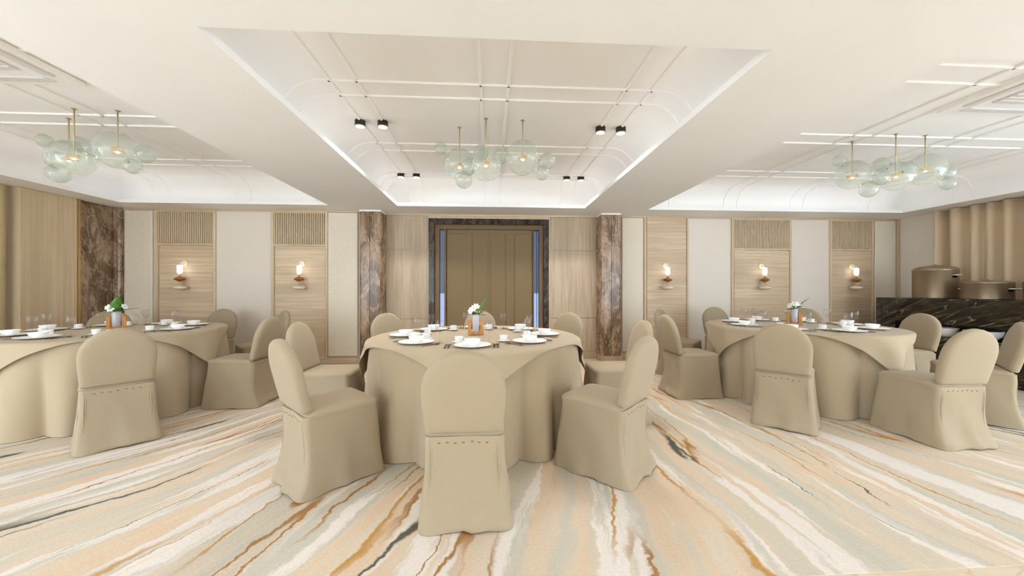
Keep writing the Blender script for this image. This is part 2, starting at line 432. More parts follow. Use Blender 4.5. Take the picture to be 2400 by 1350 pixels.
# marble door surround and door
sur = struct(empty('trim_3'))
MB().box(-1.013, -.922, YBC - .03, YBC + .2, 0, 2.357).build('marble_jamb', M['marble_dark'], sur, bevel=.004)
MB().box(.909, .997, YBC - .03, YBC + .2, 0, 2.357).build('marble_jamb', M['marble_dark'], sur, bevel=.004)
MB().box(-.922, .909, YBC - .03, YBC + .2, 2.263, 2.357).build('marble_lintel', M['marble_dark'], sur, bevel=.004)
door = struct(empty('door_1'))
yd = YBC + .02
MB().box(-.922, -.842, yd, yd + .12, 0, 2.263).build('door_casing', M['door_frame'], door, bevel=.004)
MB().box(.84, .909, yd, yd + .12, 0, 2.263).build('door_casing', M['door_frame'], door, bevel=.004)
MB().box(-.842, .84, yd, yd + .12, 2.188, 2.263).build('door_casing', M['door_frame'], door, bevel=.004)
for (x0, x1) in ((-.76, -.735), (.735, .748)):
    MB().box(x0, x1, yd + .005, yd + .115, 0, 2.188).build('mullion', M['door_frame'], door, bevel=.003)
for (x0, x1) in ((-.842, -.76), (.748, .84)):
    MB().box(x0, x1, yd + .05, yd + .06, .02, 2.188).build('side_light', M['pane'], door)
    cx = (x0 + x1) / 2
    MB().box(x0, x1, yd + .04, yd + .07, 0, .02).build('sill', M['door_frame'], door)
    if x0 > 0: MB().box(cx + .006, cx + .014, yd + .062, yd + .07, .02, 2.188).build('glazing_bar', M['chrome'], door)
def leaf(x0, x1, panels):
    lf = MB().box(x0, x1, yd + .05, yd + .095, .01, 2.186).build('door_leaf', M['door'], door, bevel=.003)
    for (a, b) in panels:
        MB().box(a, b, yd + .042, yd + .055, .05, 2.12).build('door_panel', M['door'], lf, bevel=.006)
leaf(-.734, -.0025, ((-.725, -.30), (-.288, -.03)))
leaf(-.0015, .734, ((.02, .26), (.275, .41), (.425, .725)))
MB().box(-.02, .018, yd + .096, yd + .11, .01, 2.186).build('added_gap_strip', M['door'], door)  # unseen strip added to block daylight through the gap between leaves
MB().box(-.842, .84, yd + .12, yd + .2, 2.188, 2.3).build('head_block', M['door_frame'], door)

# marble pillars
def pillar(name, x0, x1, y0, y1, label):
    t = empty(name, ((x0 + x1) / 2, (y0 + y1) / 2, 0)); ox, oy = t.location.x, t.location.y
    mid = (x0 + x1) / 2; rad = .05
    def half(a, b, rl, rr):
        pts = [(a, y1), (a, y0 + (rad if rl else 0))]
        if rl: pts += [(a + rad - rad * math.cos(q), y0 + rad - rad * math.sin(q)) for q in [PI / 2 * k / 6 for k in range(1, 7)]]
        if rr: pts += [(b - rad + rad * math.sin(q), y0 + rad - rad * math.cos(q)) for q in [PI / 2 * k / 6 for k in range(0, 6)]]
        pts += [(b, y0 + (rad if rr else 0)), (b, y1)]
        out = []
        for p in pts:
            if not out or math.hypot(p[0] - out[-1][0], p[1] - out[-1][1]) > 1e-5: out.append(p)
        return [(p[0] - ox, p[1] - oy) for p in out]
    for (a, b, rl, rr) in ((x0, mid - .003, True, False), (mid + .003, x1, False, True)):
        o = half(a, b, rl, rr)
        MB().rings([[(p[0], p[1], z) for p in o] for z in (.085, 2.40)]).build('marble_slab', M['marble_brown'], t)
    MB().box(x0 - ox + .005, x1 - ox - .005, y0 - oy + .01, y1 - oy, 2.40, 2.427).build('capital', M['ceiling'], t)
    MB().box(x0 - ox - .006, x1 - ox + .006, y0 - oy - .006, y1 - oy, 0, .085).build('plinth', M['oak_v'], t, bevel=.004)
    tag(t, label, 'pillar', 'brown marble pillars')
pillar('marble_pillar', -2.045, -1.71, 5.87, 6.19, 'brown veined marble pillar left of the door')
pillar('marble_pillar', 1.82, 2.16, 5.90, 6.19, 'brown veined marble pillar right of the door')

# ---- left wall
wall_left = struct(MB().box(XL - .35, XL - .10, 1.7, 6.3, -.1, ZC + .02).build('wall_left', M['white_wall']))
MB().box(-5.84, -5.78, 1.7, 4.60, 0, 2.425).build('oak_panel', M['oak_light'], wall_left, bevel=.005)
MB().rings([[(-5.765 + .05 * math.sin(a), 4.66 + .065 * math.cos(a), z) for a in [PI * k / 10 for k in range(11)]] for z in (0, 2.425)], True, True).build('half_round_moulding', M['gold_soft'], wall_left, smooth=True, sharp=40)
MB().box(-5.84, -5.665, 4.78, 5.405, 0, 2.425).build('oak_panel', M['oak_light'], wall_left, bevel=.006)
MB().box(-5.84, -5.655, 5.405, 5.43, 0, 2.425).build('brass_strip', M['brass'], wall_left)
pc = empty('marble_pillar', (-5.7, 5.9, 0))
MB().box(-.14, 0, -.47, .06, 0, 2.425).build('marble_slab', M['marble_brown'], pc, bevel=.02)
MB().box(-.0, .11, .0, .08, 0, 2.425).build('marble_slab', M['marble_brown'], pc, bevel=.02)
tag(pc, 'dark brown marble corner pillar beside the oak wall panel on the left', 'pillar', 'brown marble pillars')

# ---- right wall and wall behind the camera
wall_right = struct(MB().box(XR, XR + .2, 2.9, 6.3, -.1, ZC + .02).build('wall_right', M['white_wall']))
win = struct(empty('added_window_1', (0, YF, 0)))        # unseen glazing behind the camera, added to let daylight in
for k in range(8):
    x = XL + (XR - XL) * k / 7
    MB().box(x - .03, x + .03, -.05, .05, 0, ZC).build('added_mullion', M['door_frame'], win)
    if k in (0, 1, 5, 6): MB().box(x + .03, x + (XR - XL) / 7 - .03, -.004, .004, .04, ZC - .04).build('added_pane', M['clear'], win)
    elif k < 7: MB().box(x + .03, x + (XR - XL) / 7 - .03, -.05, .05, .04, ZC - .04).build('added_pier', M['white_wall'], win)  # solid bays added to cut the light from behind the camera
MB().box(XL, XR, -.05, .05, -.1, .04).build('added_sill', M['door_frame'], win)
MB().box(XL, XR, -.05, .05, ZC - .04, ZC + .03).build('added_head', M['door_frame'], win)
for wn, wx, wy in (('added_window_2', XL - .1, 1.7), ('added_window_3', XR + .1, 2.9)):     # unseen side glazing, added to bring daylight deeper into the room
    win = struct(empty(wn, (wx, YF, 0))); n = 4; L = (wy - YF)
    for k in range(n + 1):
        y = L * k / n
        MB().box(-.05, .05, y - .03, y + .03, 0, ZC).build('added_mullion', M['door_frame'], win)
        if k < n: MB().box(-.004, .004, y + .03, y + L / n - .03, .04, ZC - .04).build('added_pane', M['clear'], win)
    MB().box(-.05, .05, 0, L, -.1, .04).build('added_sill', M['door_frame'], win)
    MB().box(-.05, .05, 0, L, ZC - .04, ZC + .03).build('added_head', M['door_frame'], win)

# drape on the right wall
def drape(name, y0, y1, xb, seed, label):
    rnd = random.Random(seed); n = 260; m = 10
    ph = [rnd.uniform(0, 6) for _ in range(4)]
    rows = []
    for j in range(m + 1):
        z = .02 + (2.42 - .02) * j / m; f = 1 - j / m
        row = []
        for i in range(n + 1):
            s_ = i / n; y = y0 + (y1 - y0) * s_
            k = 2 * PI * (s_ * (y1 - y0) / .195)
            a = math.sin(k + .7 * math.sin(k * .31 + ph[0]) + ph[1] + f * .5 * math.sin(k * .17 + ph[2]))
            a = math.copysign(abs(a) ** .75, a)
            row.append((xb - .095 * a * (.8 + .35 * math.sin(k * .13 + ph[3])) + .02 * f * math.sin(k * .5), y + .02 * math.cos(k * .5 + ph[2]) * f, z))
        rows.append(row)
    o = MB().rings(rows, False, False, False).build(name, M['curtain'], smooth=True)
    md = o.modifiers.new('solid', 'SOLIDIFY'); md.thickness = .006
    tag(o, label, 'curtain')
drape('curtain', 3.1, 5.40, 7.13, 3, 'taupe pleated floor-length curtain on the right wall behind the pots')

# ================================================================== CHAIRS
def rrect(hx, y0, y1, r, z, n=6):
    pts = []
    for (cx, cy, a0) in ((hx - r, y1 - r, 0), (-hx + r, y1 - r, PI / 2), (-hx + r, y0 + r, PI), (hx - r, y0 + r, 1.5 * PI)):
        for k in range(n + 1):
            a = a0 + PI / 2 * k / n; pts.append([cx + r * math.cos(a), cy + r * math.sin(a), z])
    out = []      # densify straight runs
    for i, p in enumerate(pts):
        q = pts[(i + 1) % len(pts)]; out.append(p)
        L = math.dist(p, q)
        if (i % (n + 1)) == n:
            for k in range(1, 10): out.append([p[0] + (q[0] - p[0]) * k / 10, p[1] + (q[1] - p[1]) * k / 10, z])
    return out
def make_chair():
    t = empty('banquet_chair')
    rs = []
    for k in range(25):
        f = k / 24; z = .455 * f; g = (1 - f)
        hx = .200 + .036 * g ** 1.6; y0 = -.215 - .045 * g ** 1.5; y1 = .235 + .035 * g ** 1.4
        ring = rrect(hx, y0, y1, .035, z)
        for p in ring:
            ang = math.atan2(p[1], p[0])
            w = .010 * g ** 2 * math.sin(9 * ang + 1.3) + .006 * g ** 1.5 * math.sin(17 * ang + 4 * f) + .004 * math.sin(5 * ang + 6 * f)
            L = math.hypot(p[0], p[1]); p[0] += w * p[0] / L; p[1] += w * p[1] / L
            if p[1] < -.19:     # rear: fabric bellies in below the seat, kicks out at the hem
                p[1] += .016 * math.sin(PI * min(1, f / .85)) - .018 * math.exp(-((f - .06) / .07) ** 2) * (1 + .6 * math.sin(11 * p[0] + 1))
            if k == 0: p[2] = .002 + .008 * (1 + math.sin(4 * ang + .8)) * .5
        rs.append(ring)
    MB().rings(rs, False, True).build('skirt', M['chair'], t, smooth=True, sharp=50)
    rs = []
    for (ins, z) in ((0, .448), (.0, .462), (.006, .474), (.018, .482), (.05, .487), (.11, .490), (.17, .491)):
        rs.append(rrect(.203 - ins, -.205 + ins, .238 - ins, max(.012, .045 - ins * .15), z))
    MB().rings(rs, False, True).build('seat', M['chair'], t, smooth=True)
    # back: arched slab leaning away from the table
    H, hw = .432, .208
    def outline(ins):
        pts = []; ns = 12
        h0 = H - hw
        for k in range(ns + 1):
            f = k / ns; pts.append((-(.194 + .014 * math.sin(PI / 2 * f)) + ins, ins * .6 + (h0 - ins * .6) * f))
        for k in range(1, 28):
            a = PI - PI * k / 28; pts.append(((hw - ins) * math.cos(a), h0 + (hw - ins) * math.sin(a)))
        for k in range(ns, -1, -1):
            f = k / ns; pts.append(((.194 + .014 * math.sin(PI / 2 * f)) - ins, ins * .6 + (h0 - ins * .6) * f))
        return pts
    tilt = math.radians(13); ct, st = math.cos(tilt), math.sin(tilt)
    def place(x, s_, th): return (x, -.195 - s_ * st + th * ct, .478 + s_ * ct + th * st)
    rs = []
    for (th, ins) in ((-.040, .11), (-.038, .06), (-.034, .028), (-.027, .010), (-.014, .001), (0, 0), (.014, .001), (.027, .010), (.034, .028), (.038, .06), (.040, .11)):
        rs.append([place(x, s_, th) for x, s_ in outline(ins)])
    MB().rings(rs).build('backrest', M['chair'], t, smooth=True)
    # folded pleats and stitching on the rear
    def rear(x, z):
        f = z / .455; g = 1 - f; y = -.215 - .045 * g ** 1.5; ang = math.atan2(y, x)
        w = .010 * g ** 2 * math.sin(9 * ang + 1.3) + .006 * g ** 1.5 * math.sin(17 * ang + 4 * f) + .004 * math.sin(5 * ang + 6 * f)
        y += w * y / math.hypot(x, y)
        return y + .016 * math.sin(PI * min(1, f / .85)) - .018 * math.exp(-((f - .06) / .07) ** 2) * (1 + .6 * math.sin(11 * x + 1))
    for sx in (-1, 1):
        for (dx, zz, r_) in ((0, .15, .0045), (.011, .2, .003)):
            pts = []
            for k in range(11):
                f = k / 10; z = zz + (.435 - zz) * f; x = sx * (.172 - dx + .006 * (1 - f)); pts.append((x, rear(x, z) + .001, z))
            MB().tube(pts, [.0008 + r_ * math.sin(PI * k / 10) for k in range(11)], 6).build('corner_pleat', M['chair'], t, smooth=True)
    me = None
    for k, x in enumerate((-.125, -.085, -.045, -.005, .04, .075, .115)):
        if me is None: me = MB().sphere((0, 0, 0), .0055, 8, 5, .7).mesh('stitch', M['thread'], True)
        o = bpy.data.objects.new('stitch', me); COL.objects.link(o); o.parent = t
        zz = .424 + .003 * math.sin(k * 2); o.location = (x, rear(x, zz), zz); o.scale = (1.5, .6, 1)
    tag(t, 'chair', 'chair', 'covered banquet chairs around the tables')
    return t
TABLES = [('centre', (-.128, 3.36), 'the centre table before the door'),
          ('left', (-3.87, 4.02), 'the left table'),
          ('right', (3.56, 4.06), 'the right table near the marble counter')]
SEATS = {0: 'nearest', 45: 'front-right', 90: 'right-hand', 135: 'back-right', 180: 'farthest', 225: 'back-left', 270: 'left-hand', 315: 'front-left'}
RC = 1.29
proto = make_chair(); first = True
for tn, (cx, cy), ph in TABLES:
    for a in SEATS:
        if tn == 'left' and a in (0, 270, 315): continue
        q = math.radians(a); loc = (cx + RC * math.sin(q), cy - RC * math.cos(q), 0)
        lab = 'beige covered banquet chair at the %s seat of %s' % (SEATS[a], ph)
        if first: proto.location = loc; proto.rotation_euler = (0, 0, q); proto['label'] = lab; first = False
        else: clone(proto, loc, q, lab)

# ================================================================== TABLES AND LINEN
TR, TZ = .905, .76
def skirt_mesh(seed):
    rnd = random.Random(seed); n = 288; rs = []
    ph = [rnd.uniform(0, 6.28) for _ in range(4)]
    for k in range(21):
        f = k / 20; z = .004 + (TZ - .012 - .004) * (1 - f)      # from rim to floor
        ring = []
        for j in range(n):
            a = 2 * PI * j / n
            s_ = 2 * abs(math.sin(8 * a + .55 * math.sin(3 * a + ph[0]) + ph[1])) ** .9 - 1      # round ridges, sharp valleys
            w = (.061 * s_ + .014 * math.sin(5 * a + ph[2]) + .004 * math.sin(29 * a + ph[3])) * f ** .85
            r = TR + .004 + .020 * f + w
            ring.append((r * math.cos(a), r * math.sin(a), z))
        rs.append(ring)
    return MB().rings(list(reversed(rs)), False, False)
def overlay_mesh(rot, seed):
    rnd = random.Random(seed); n = 320; hs = .925; rows = []
    ph = [rnd.uniform(0, 6.28) for _ in range(3)]
    z0 = TZ + .006
    radial = [0.02, .2, .4, .6, .75, .86]
    ang = [2 * PI * j / n for j in range(n)]
    def b(a):
        t = (a - rot) % (PI / 2) - PI / 4
        return hs / math.cos(t) if abs(t) < PI / 4 else hs * math.sqrt(2)
    for r in radial: rows.append([(r * math.cos(a), r * math.sin(a), z0) for a in ang])
    m = 22
    for k in range(1, m + 1):
        row = []
        for a in ang:
            L = b(a) - .86; s_ = L * k / m              # cloth length past r=.86
            rc = .03; flat = TR + .008 - .86
            over = max(0, s_ - flat); corner = (b(a) - hs) / (hs * (math.sqrt(2) - 1))
            if s_ <= flat: r, z = .86 + s_, z0
            else:
                q = min(over / rc, PI / 2); r = TR + .008 + rc * math.sin(q); z = z0 - rc * (1 - math.cos(q))
                rest = max(0, over - rc * PI / 2)
                fold = math.sin(14 * a + ph[0] + 1.2 * math.sin(3 * a + ph[1]))
                r += rest * (.17 + .02 * corner ** 2) + .022 * fold * min(1, rest / .12) * (.5 + .5 * corner)
                z -= rest * (.97 - .03 * corner)
            row.append((r * math.cos(a), r * math.sin(a), z))
        rows.append(row)
    return MB().rings(rows, True, False)
for i, (tn, (cx, cy), ph) in enumerate(TABLES):
    t = empty('banquet_table', (cx, cy, 0))
    MB().lathe([(TR - .004, TZ - .03), (TR, TZ - .026), (TR, TZ - .006), (TR - .004, TZ - .002)], 96).build('tabletop', M['oak_h'], t)
    MB().lathe([(.30, 0.001), (.30, .03), (.06, .06), (.05, .5), (.09, TZ - .031)], 32).build('pedestal', M['door_frame'], t, smooth=True, sharp=40)
    sk = skirt_mesh(11 + i).build('floor_length_cloth', M['cloth'], t, smooth=True)
    tag(t, 'round table skirted to the floor in pleated beige linen, %s' % {'centre': 'in front of the door', 'left': 'leftmost of three', 'right': 'by the marble counter'}[tn], 'table', 'round banquet tables')
    o = overlay_mesh(math.radians(0 + (2, -4, 3)[i]), 31 + i).build('square_tablecloth', M['cloth'], None, smooth=True)
    o.location = (cx, cy, 0)
    md = o.modifiers.new('solid', 'SOLIDIFY'); md.thickness = .003; md.offset = 1
    tag(o, 'square beige overlay cloth with hanging corners on %s' % ph, 'tablecloth', 'square overlay cloths')

# ================================================================== PLACE SETTINGS
ZTOP = TZ + .0095
def mk_plate():
    o = MB().lathe([(.05, 0), (.085, .002), (.125, .010), (.137, .0135), (.137, .0155), (.125, .013), (.088, .0055), (.055, .0045), (.0005, .0045)], 48).build('dinner_plate', M['china'], None, True, sharp=60)
    return tag(o, 'p', 'plate', 'white dinner plates on the tables')
def mk_bowl():
    o = MB().lathe([(.026, 0), (.028, .006), (.042, .012), (.055, .028), (.0605, .048), (.0585, .048), (.052, .028), (.038, .015), (.0005, .012)], 40).build('soup_bowl', M['china'], None, True, sharp=60)
    return tag(o, 'b', 'bowl', 'white bowls on the plates')
def mk_saucer():
    o = MB().lathe([(.022, 0), (.04, .003), (.052, .008), (.052, .0095), (.04, .005), (.0005, .0035)], 32).build('saucer', M['china'], None, True, sharp=60)
    return tag(o, 's', 'saucer', 'white saucers on the tables')
def mk_cup():
    t = empty('tea_cup')
    MB().lathe([(.02, 0), (.026, .004), (.031, .02), (.033, .046), (.0315, .046), (.029, .02), (.024, .007), (.0005, .005)], 32).build('cup_body', M['china'], t, True, sharp=60)
    MB().tube([(.029, 0, .036), (.043, 0, .038), (.047, 0, .025), (.040, 0, .014), (.028, 0, .014)], .0028, 6).build('cup_handle', M['china'], t, True)
    return tag(t, 'c', 'cup', 'white tea cups on the tables')
def mk_glass():
    t = empty('wine_glass')
    MB().lathe([(.032, 0), (.030, .002), (.006, .006), (.0035, .012), (.0035, .075), (.006, .082)], 24).build('glass_stem', M['wine'], t, True)
    MB().lathe([(.006, .082), (.026, .098), (.037, .125), (.036, .155), (.031, .178)], 28, cap0=False, cap1=False).build('glass_bowl', M['wine'], t, True)
    return tag(t, 'g', 'glass', 'stemmed wine glasses on the tables')
def mk_fork():
    t = empty('fork')
    MB().rings([[(-w, y, z), (w, y, z), (w, y, z + .002), (-w, y, z + .002)] for w, y, z in ((.004, -.085, .001), (.006, -.07, .001), (.0028, -.02, .003), (.0028, .03, .005), (.011, .048, .002))]).build('fork_handle', M['steel'], t)
    me = MB().box(-.0013, .0013, .046, .092, .003, .0045).mesh('tine', M['steel'])
    for x in (-.009, -.003, .003, .009):
        o = bpy.data.objects.new('tine', me); COL.objects.link(o); o.parent = t; o.location = (x, 0, -.001)
    return tag(t, 'f', 'fork', 'forks on the tables')
def mk_knife():
    t = empty('knife')
    MB().rings([[(-w, y, .001), (w, y, .001), (w * .8, y, .006), (-w * .8, y, .006)] for w, y in ((.004, -.1), (.006, -.08), (.004, -.01), (.0045, 0))]).build('knife_handle', M['steel'], t)
    MB().rings([[(-.005, y, .001), (w - .005, y, .001), (w - .005, y, .002), (-.005, y, .0035)] for w, y in ((.010, 0), (.015, .03), (.014, .08), (.002, .11))]).build('knife_blade', M['steel'], t)
    return tag(t, 'k', 'knife', 'knives on the tables')
def mk_spoon():
    t = empty('spoon')
    MB().rings([[(-w, y, z), (w, y, z), (w, y, z + .002), (-w, y, z + .002)] for w, y, z in ((.004, -.085, .001), (.006, -.07, .001), (.0028, -.02, .003), (.003, .04, .004))]).build('spoon_handle', M['steel'], t)
    MB().lathe([(.003, 0), (.012, .001), (.017, .005), (.0165, .0058), (.0005, .002)], 16, (0, .058, .0005)).build('spoon_bowl', M['steel'], t, True)
    return tag(t, 's', 'spoon', 'spoons on the tables')
KIT = [  # name, maker, right offset, inward offset, z, label stem
    (mk_plate, 0, 0, 0, 'white round dinner plate'), (mk_bowl, 0, 0, .0048, 'white soup bowl on the plate'),
    (mk_saucer, -.115, .175, 0, 'small white saucer'), (mk_cup, -.115, .175, .0042, 'small white tea cup'),
    (mk_glass, .125, .13, 0, 'clear stemmed wine glass'),
    (mk_fork, -.172, .0, 0, 'outer fork'), (mk_fork, -.196, -.004, 0, 'f2'),
    (mk_knife, .160, .0, 0, 'steel knife'), (mk_spoon, .188, 0, 0, 'steel spoon')]
protos = {}
PLR = .63
for tn, (cx, cy), ph in TABLES:
    short = {'centre': 'the centre table', 'left': 'the left table', 'right': 'the right table'}[tn]
    for a in SEATS:
        q = math.radians(a); ro = Vector((math.cos(q), math.sin(q), 0)); inn = Vector((-math.sin(q), math.cos(q), 0))
        base = Vector((cx, cy, 0)) - inn * PLR
        for (mk, r_, i_, z_, lab) in KIT:
            p = base + ro * r_ + inn * i_
            if p.x < -1.275 * p.y: continue            # beyond the left edge of the view
            L = {'outer fork': 'steel fork closest to the plate', 'f2': 'outer steel fork left of the plate'}.get(lab, lab)
            L = '%s at the %s seat of %s' % (L, SEATS[a], short)
            loc = (p.x, p.y, ZTOP + z_)
            if mk not in protos:
                o = mk(); protos[mk] = o; o.location = loc; o.rotation_euler = (0, 0, q); o['label'] = L
            else: clone(protos[mk], loc, q, L)

# ================================================================== FLOWER VASES
def leaf_mesh(mb, base, direc, length, width, up=(0, 0, 1), curl=.2, seg=8):
    d = Vector(direc).normalized(); side = d.cross(Vector(up))
    if side.length < .05: side = d.cross(Vector((0, 1, 0)))
    side.normalize(); nn = side.cross(d).normalized(); rs = []
    for k in range(seg + 1):
        f = k / seg; w = width * math.sin(PI * min(.985, .04 + .955 * f)) ** .8 * (1 - .25 * f)
        c = Vector(base) + d * length * f - nn * curl * length * f * f
        t = .0012
        rs.append([c - side * w + nn * t, c + nn * (-.15 * w + t), c + side * w + nn * t, c + side * w, c - nn * .15 * w, c - side * w])
    return mb.rings(rs)
def flower(mb_parent, c, facing, r, name):
    f = Vector(facing).normalized(); a = f.cross(Vector((0, 0, 1))); a.normalize(); b = f.cross(a)
    fl = MB().sphere(c, r * .22, 10, 6).build(name, M['cream_bead'], mb_parent, True)
    for k in range(6):
        an = 2 * PI * k / 6; dr = (math.cos(an) * a + math.sin(an) * b) + f * .35
        leaf_mesh(MB(), Vector(c), dr, r, r * .42, up=f, curl=.25, seg=6).build('petal', M['petal'], fl, True)
def vase(tn, cx, cy, rz, var, lab1, lab2):
    v = empty('bud_vase', (cx, cy, ZTOP), rz)
    h = empty('wood_holder'); h.parent = v
    MB().box(-.072, -.040, -.02, .02, 0, .142).build('holder_post', M['holder'], h, bevel=.003)
    MB().box(.040, .072, -.02, .02, 0, .142).build('holder_post', M['holder'], h, bevel=.003)
    MB().box(-.040, .040, -.02, .02, 0, .026).build('holder_base', M['holder'], h, bevel=.003)
    MB().box(-.004, .004, -.0205, -.0185, .026, .120).build('holder_bar', M['holder'], h)
    MB().box(-.040, .040, .0185, .0205, .05, .09).build('holder_rail', M['holder'], h)
    MB().lathe([(.030, .027), (.034, .030), (.0355, .10), (.037, .188), (.0345, .188), (.033, .10), (.031, .036), (.0005, .034)], 28, (0, 0, 0)).build('glass_tube', M['tube'], v, True, sharp=60)
    tag(v, lab1, 'vase', 'bud vases on the tables')
    b = empty('flower_bunch', (cx, cy, ZTOP), rz)
    top = .19
    if var == 0:
        flowers = [((-.02, -.03, .245), (-.2, -.8, .5)), ((.005, -.02, .262), (.2, -.7, .7)), ((-.045, -.03, .222), (-.6, -.7, .2))]
        leaves = [((.015, 0, top), (.35, .05, 1), .20, .040), ((.03, -.005, top), (.5, -.1, .9), .14, .032), ((0, -.02, top), (-.9, -.5, .15), .075, .02), ((.01, -.02, top), (.9, -.4, .1), .08, .02), ((0, -.02, top), (.2, -.9, .4), .07, .024), ((-.02, 0, top), (-.4, .5, .5), .07, .02), ((0, -.02, top), (-.3, -.8, .45), .07, .022), ((.02, 0, top), (.8, .3, .5), .09, .02)]
    elif var == 1:
        flowers = [((-.055, -.02, .235), (-.6, -.6, .6)), ((.06, -.02, .235), (.5, -.7, .5)), ((-.04, -.03, .215), (-.3, -.9, .2))]
        leaves = [((0, -.01, top - .01), (.03, -.1, 1), .15, .042), ((0, -.02, top), (-.05, -.35, .9), .10, .036), ((0, -.02, top), (-1, -.3, .05), .10, .022), ((.02, 0, top), (1, .1, .35), .14, .018), ((0, -.02, top), (.7, -.6, .1), .08, .022), ((-.02, 0, top), (-.8, .2, .2), .09, .02), ((0, -.02, top), (-.4, -.8, .1), .07, .022), ((0, -.02, top), (.4, -.8, .3), .07, .024)]
    else:
        flowers = [((-.045, -.03, .225), (-.6, -.6, .4)), ((.0, -.03, .245), (.1, -.8, .6)), ((.03, -.02, .245), (.5, -.6, .6))]
        leaves = [((.02, 0, top), (.65, .05, 1), .165, .024), ((0, -.02, top), (1, -.4, .25), .11, .02), ((0, -.02, top), (-.9, -.5, .0), .085, .022), ((0, -.02, top), (.1, -.9, .3), .07, .026), ((-.02, -.01, top), (-.4, -.8, .2), .07, .022), ((.02, .01, top), (.6, .5, .5), .08, .02), ((0, -.01, top), (-.3, .2, .8), .07, .02)]
    for c, f in flowers: flower(b, c, f, .036, 'flower')
    for (p, d, L, w) in leaves: leaf_mesh(MB(), p, d, L * 1.08, w * 1.3).build('leaf', M['leaf'], b, True)
    for k, (c, f) in enumerate(flowers):
        MB().tube([(.006 * (k - 1), 0, .05), (.008 * (k - 1), -.004, .15), c], .0022, 6).build('flower_stem', M['stem'], b, True)
    tag(b, lab2, 'flowers', 'flower bunches in the vases')
vase('centre', -.128, 3.39, math.radians(2), 0, 'frosted glass tube vase in amber wood holder on the centre table', 'white flowers with tall fern leaf on the centre table')
vase('left', -3.87, 4.05, math.radians(40), 1, 'frosted glass tube vase in amber wood holder on the left table', 'white flowers around an upright broad leaf on the left table')
vase('right', 3.56, 4.09, math.radians(-36), 2, 'frosted glass tube vase in amber wood holder on the right table', 'white flowers with slanting narrow leaf on the right table')

# ================================================================== CEILING LAMPS
def downlight(x, y, lab):
    t = empty('ceiling_spotlight', (x, y, ZT))
    MB().lathe([(.049, -.055), (.049, -.003), (.046, 0)], 32).build('lamp_housing', M['black'], t, True, sharp=40)
    MB().lathe([(.050, -.058), (.050, -.052), (.044, -.052), (.044, -.058)], 32, cap0=False, cap1=False).build('lamp_trim', M['gold_soft'], t, True, sharp=40)
    MB().lathe([(.0005, -.0575), (.0438, -.0575), (.0438, -.0555)], 32, cap0=False).build('lamp_lens', M['lamp_warm'], t)
    tag(t, lab, 'spotlight', 'black spotlights on the centre coffer')
    l = bpy.data.lights.new('spot', 'SPOT'); l.energy = DOWN_W; l.spot_size = 2.5; l.spot_blend = .9; l.color = WARM; l.shadow_soft_size = .05
    o = bpy.data.objects.new('spot', l); COL.objects.link(o); o.location = (x, y, ZT - .065)
for (x, w1) in ((-1.262, 'outer left'), (-1.045, 'inner left'), (1.12, 'inner right'), (1.33, 'outer right')):
    for (y, w2) in ((3.66, 'front row'), (5.30, 'back row')):
        downlight(x, y, 'small round black ceiling spotlight, %s one of the %s' % (w1, w2))

# bubble chandeliers
GL = [  # rod x, rod y, disc z, globe radius, globe dz
    (-.306, 3.75, 2.42, .157, .035), (-.037, 3.54, 2.372, .150, .01), (.319, 3.557, 2.445, .165, .02)]
SM = [(-.49, 3.72, 2.60, .064), (-.255, 3.62, 2.262, .085), (-.20, 3.55, 2.365, .078), (-.085, 3.64, 2.54, .075), (.11, 3.55, 2.475, .074), (.56, 3.56, 2.44, .080), (.50, 3.50, 2.305, .068)]
def chandelier(dx, dy, lab):
    t = empty('bubble_chandelier', (dx, dy, ZT))
    for (x, y, z, r, dz) in GL:
        MB().lathe([(.006, z + .03 - ZT), (.006, 0)], 10, (x, y, 0)).build('rod', M['gold_soft'], t, True)
        MB().lathe([(.02, 0 - .003), (.02, 0)], 16, (x, y, 0)).build('ceiling_rose', M['gold_soft'], t)
        d = MB().lathe([(.044, 0), (.047, .003), (.047, .032), (.044, .035), (.008, .036)], 28, (x, y, z - ZT)).build('lamp_disc', M['brass'], t, True, sharp=40)
        MB().lathe([(.0005, -.004), (.012, -.004), (.012, 0)], 24, (x, y, z - ZT), cap0=False).build('lamp_lens', M['lamp_warm'], d)
        prof = [(max(.012, r * math.sin(PI * i / 18)), r * (1.0 * math.cos(PI * i / 18)) + dz) for i in range(1, 17)]
        prof += [(r * .30, -r * .955 + dz), (r * .30, -r * .94 + dz)]
        MB().lathe(prof, 36, (x, y, z - ZT), cap0=False, cap1=False).build('glass_globe', M['bubble'], t, True)
        l = bpy.data.lights.new('chandelier_bulb', 'POINT'); l.energy = .4; l.color = WARM; l.shadow_soft_size = .015
        o = bpy.data.objects.new('chandelier_bulb', l); COL.objects.link(o); o.location = (x + dx, y + dy, z - .04)
    for k, (x, y, z, r) in enumerate(SM):
        g = MB().sphere((x, y, z - ZT), r, 28, 16).build('glass_bubble', M['bubble'], t, True)
        # brass stud where the bubble meets its globe
        best = min(GL, key=lambda q: math.dist((x, y, z), (q[0], q[1], q[2] + q[4])))
        v = (Vector((best[0], best[1], best[2] + best[4])) - Vector((x, y, z))).normalized()
        c = Vector((x, y, z - ZT)) + v * r
        MB().tube([c - v * .008, c + v * .012], .009, 10).build('brass_stud', M['brass'], g)
    tag(t, lab, 'chandelier', 'bubble glass chandeliers')
chandelier(0, 0, 'pale green glass bubble chandelier above the centre table')
chandelier(-3.735, .03, 'pale green glass bubble chandelier above the left table')
chandelier(4.325, .09, 'pale green glass bubble chandelier in the right-hand coffer')

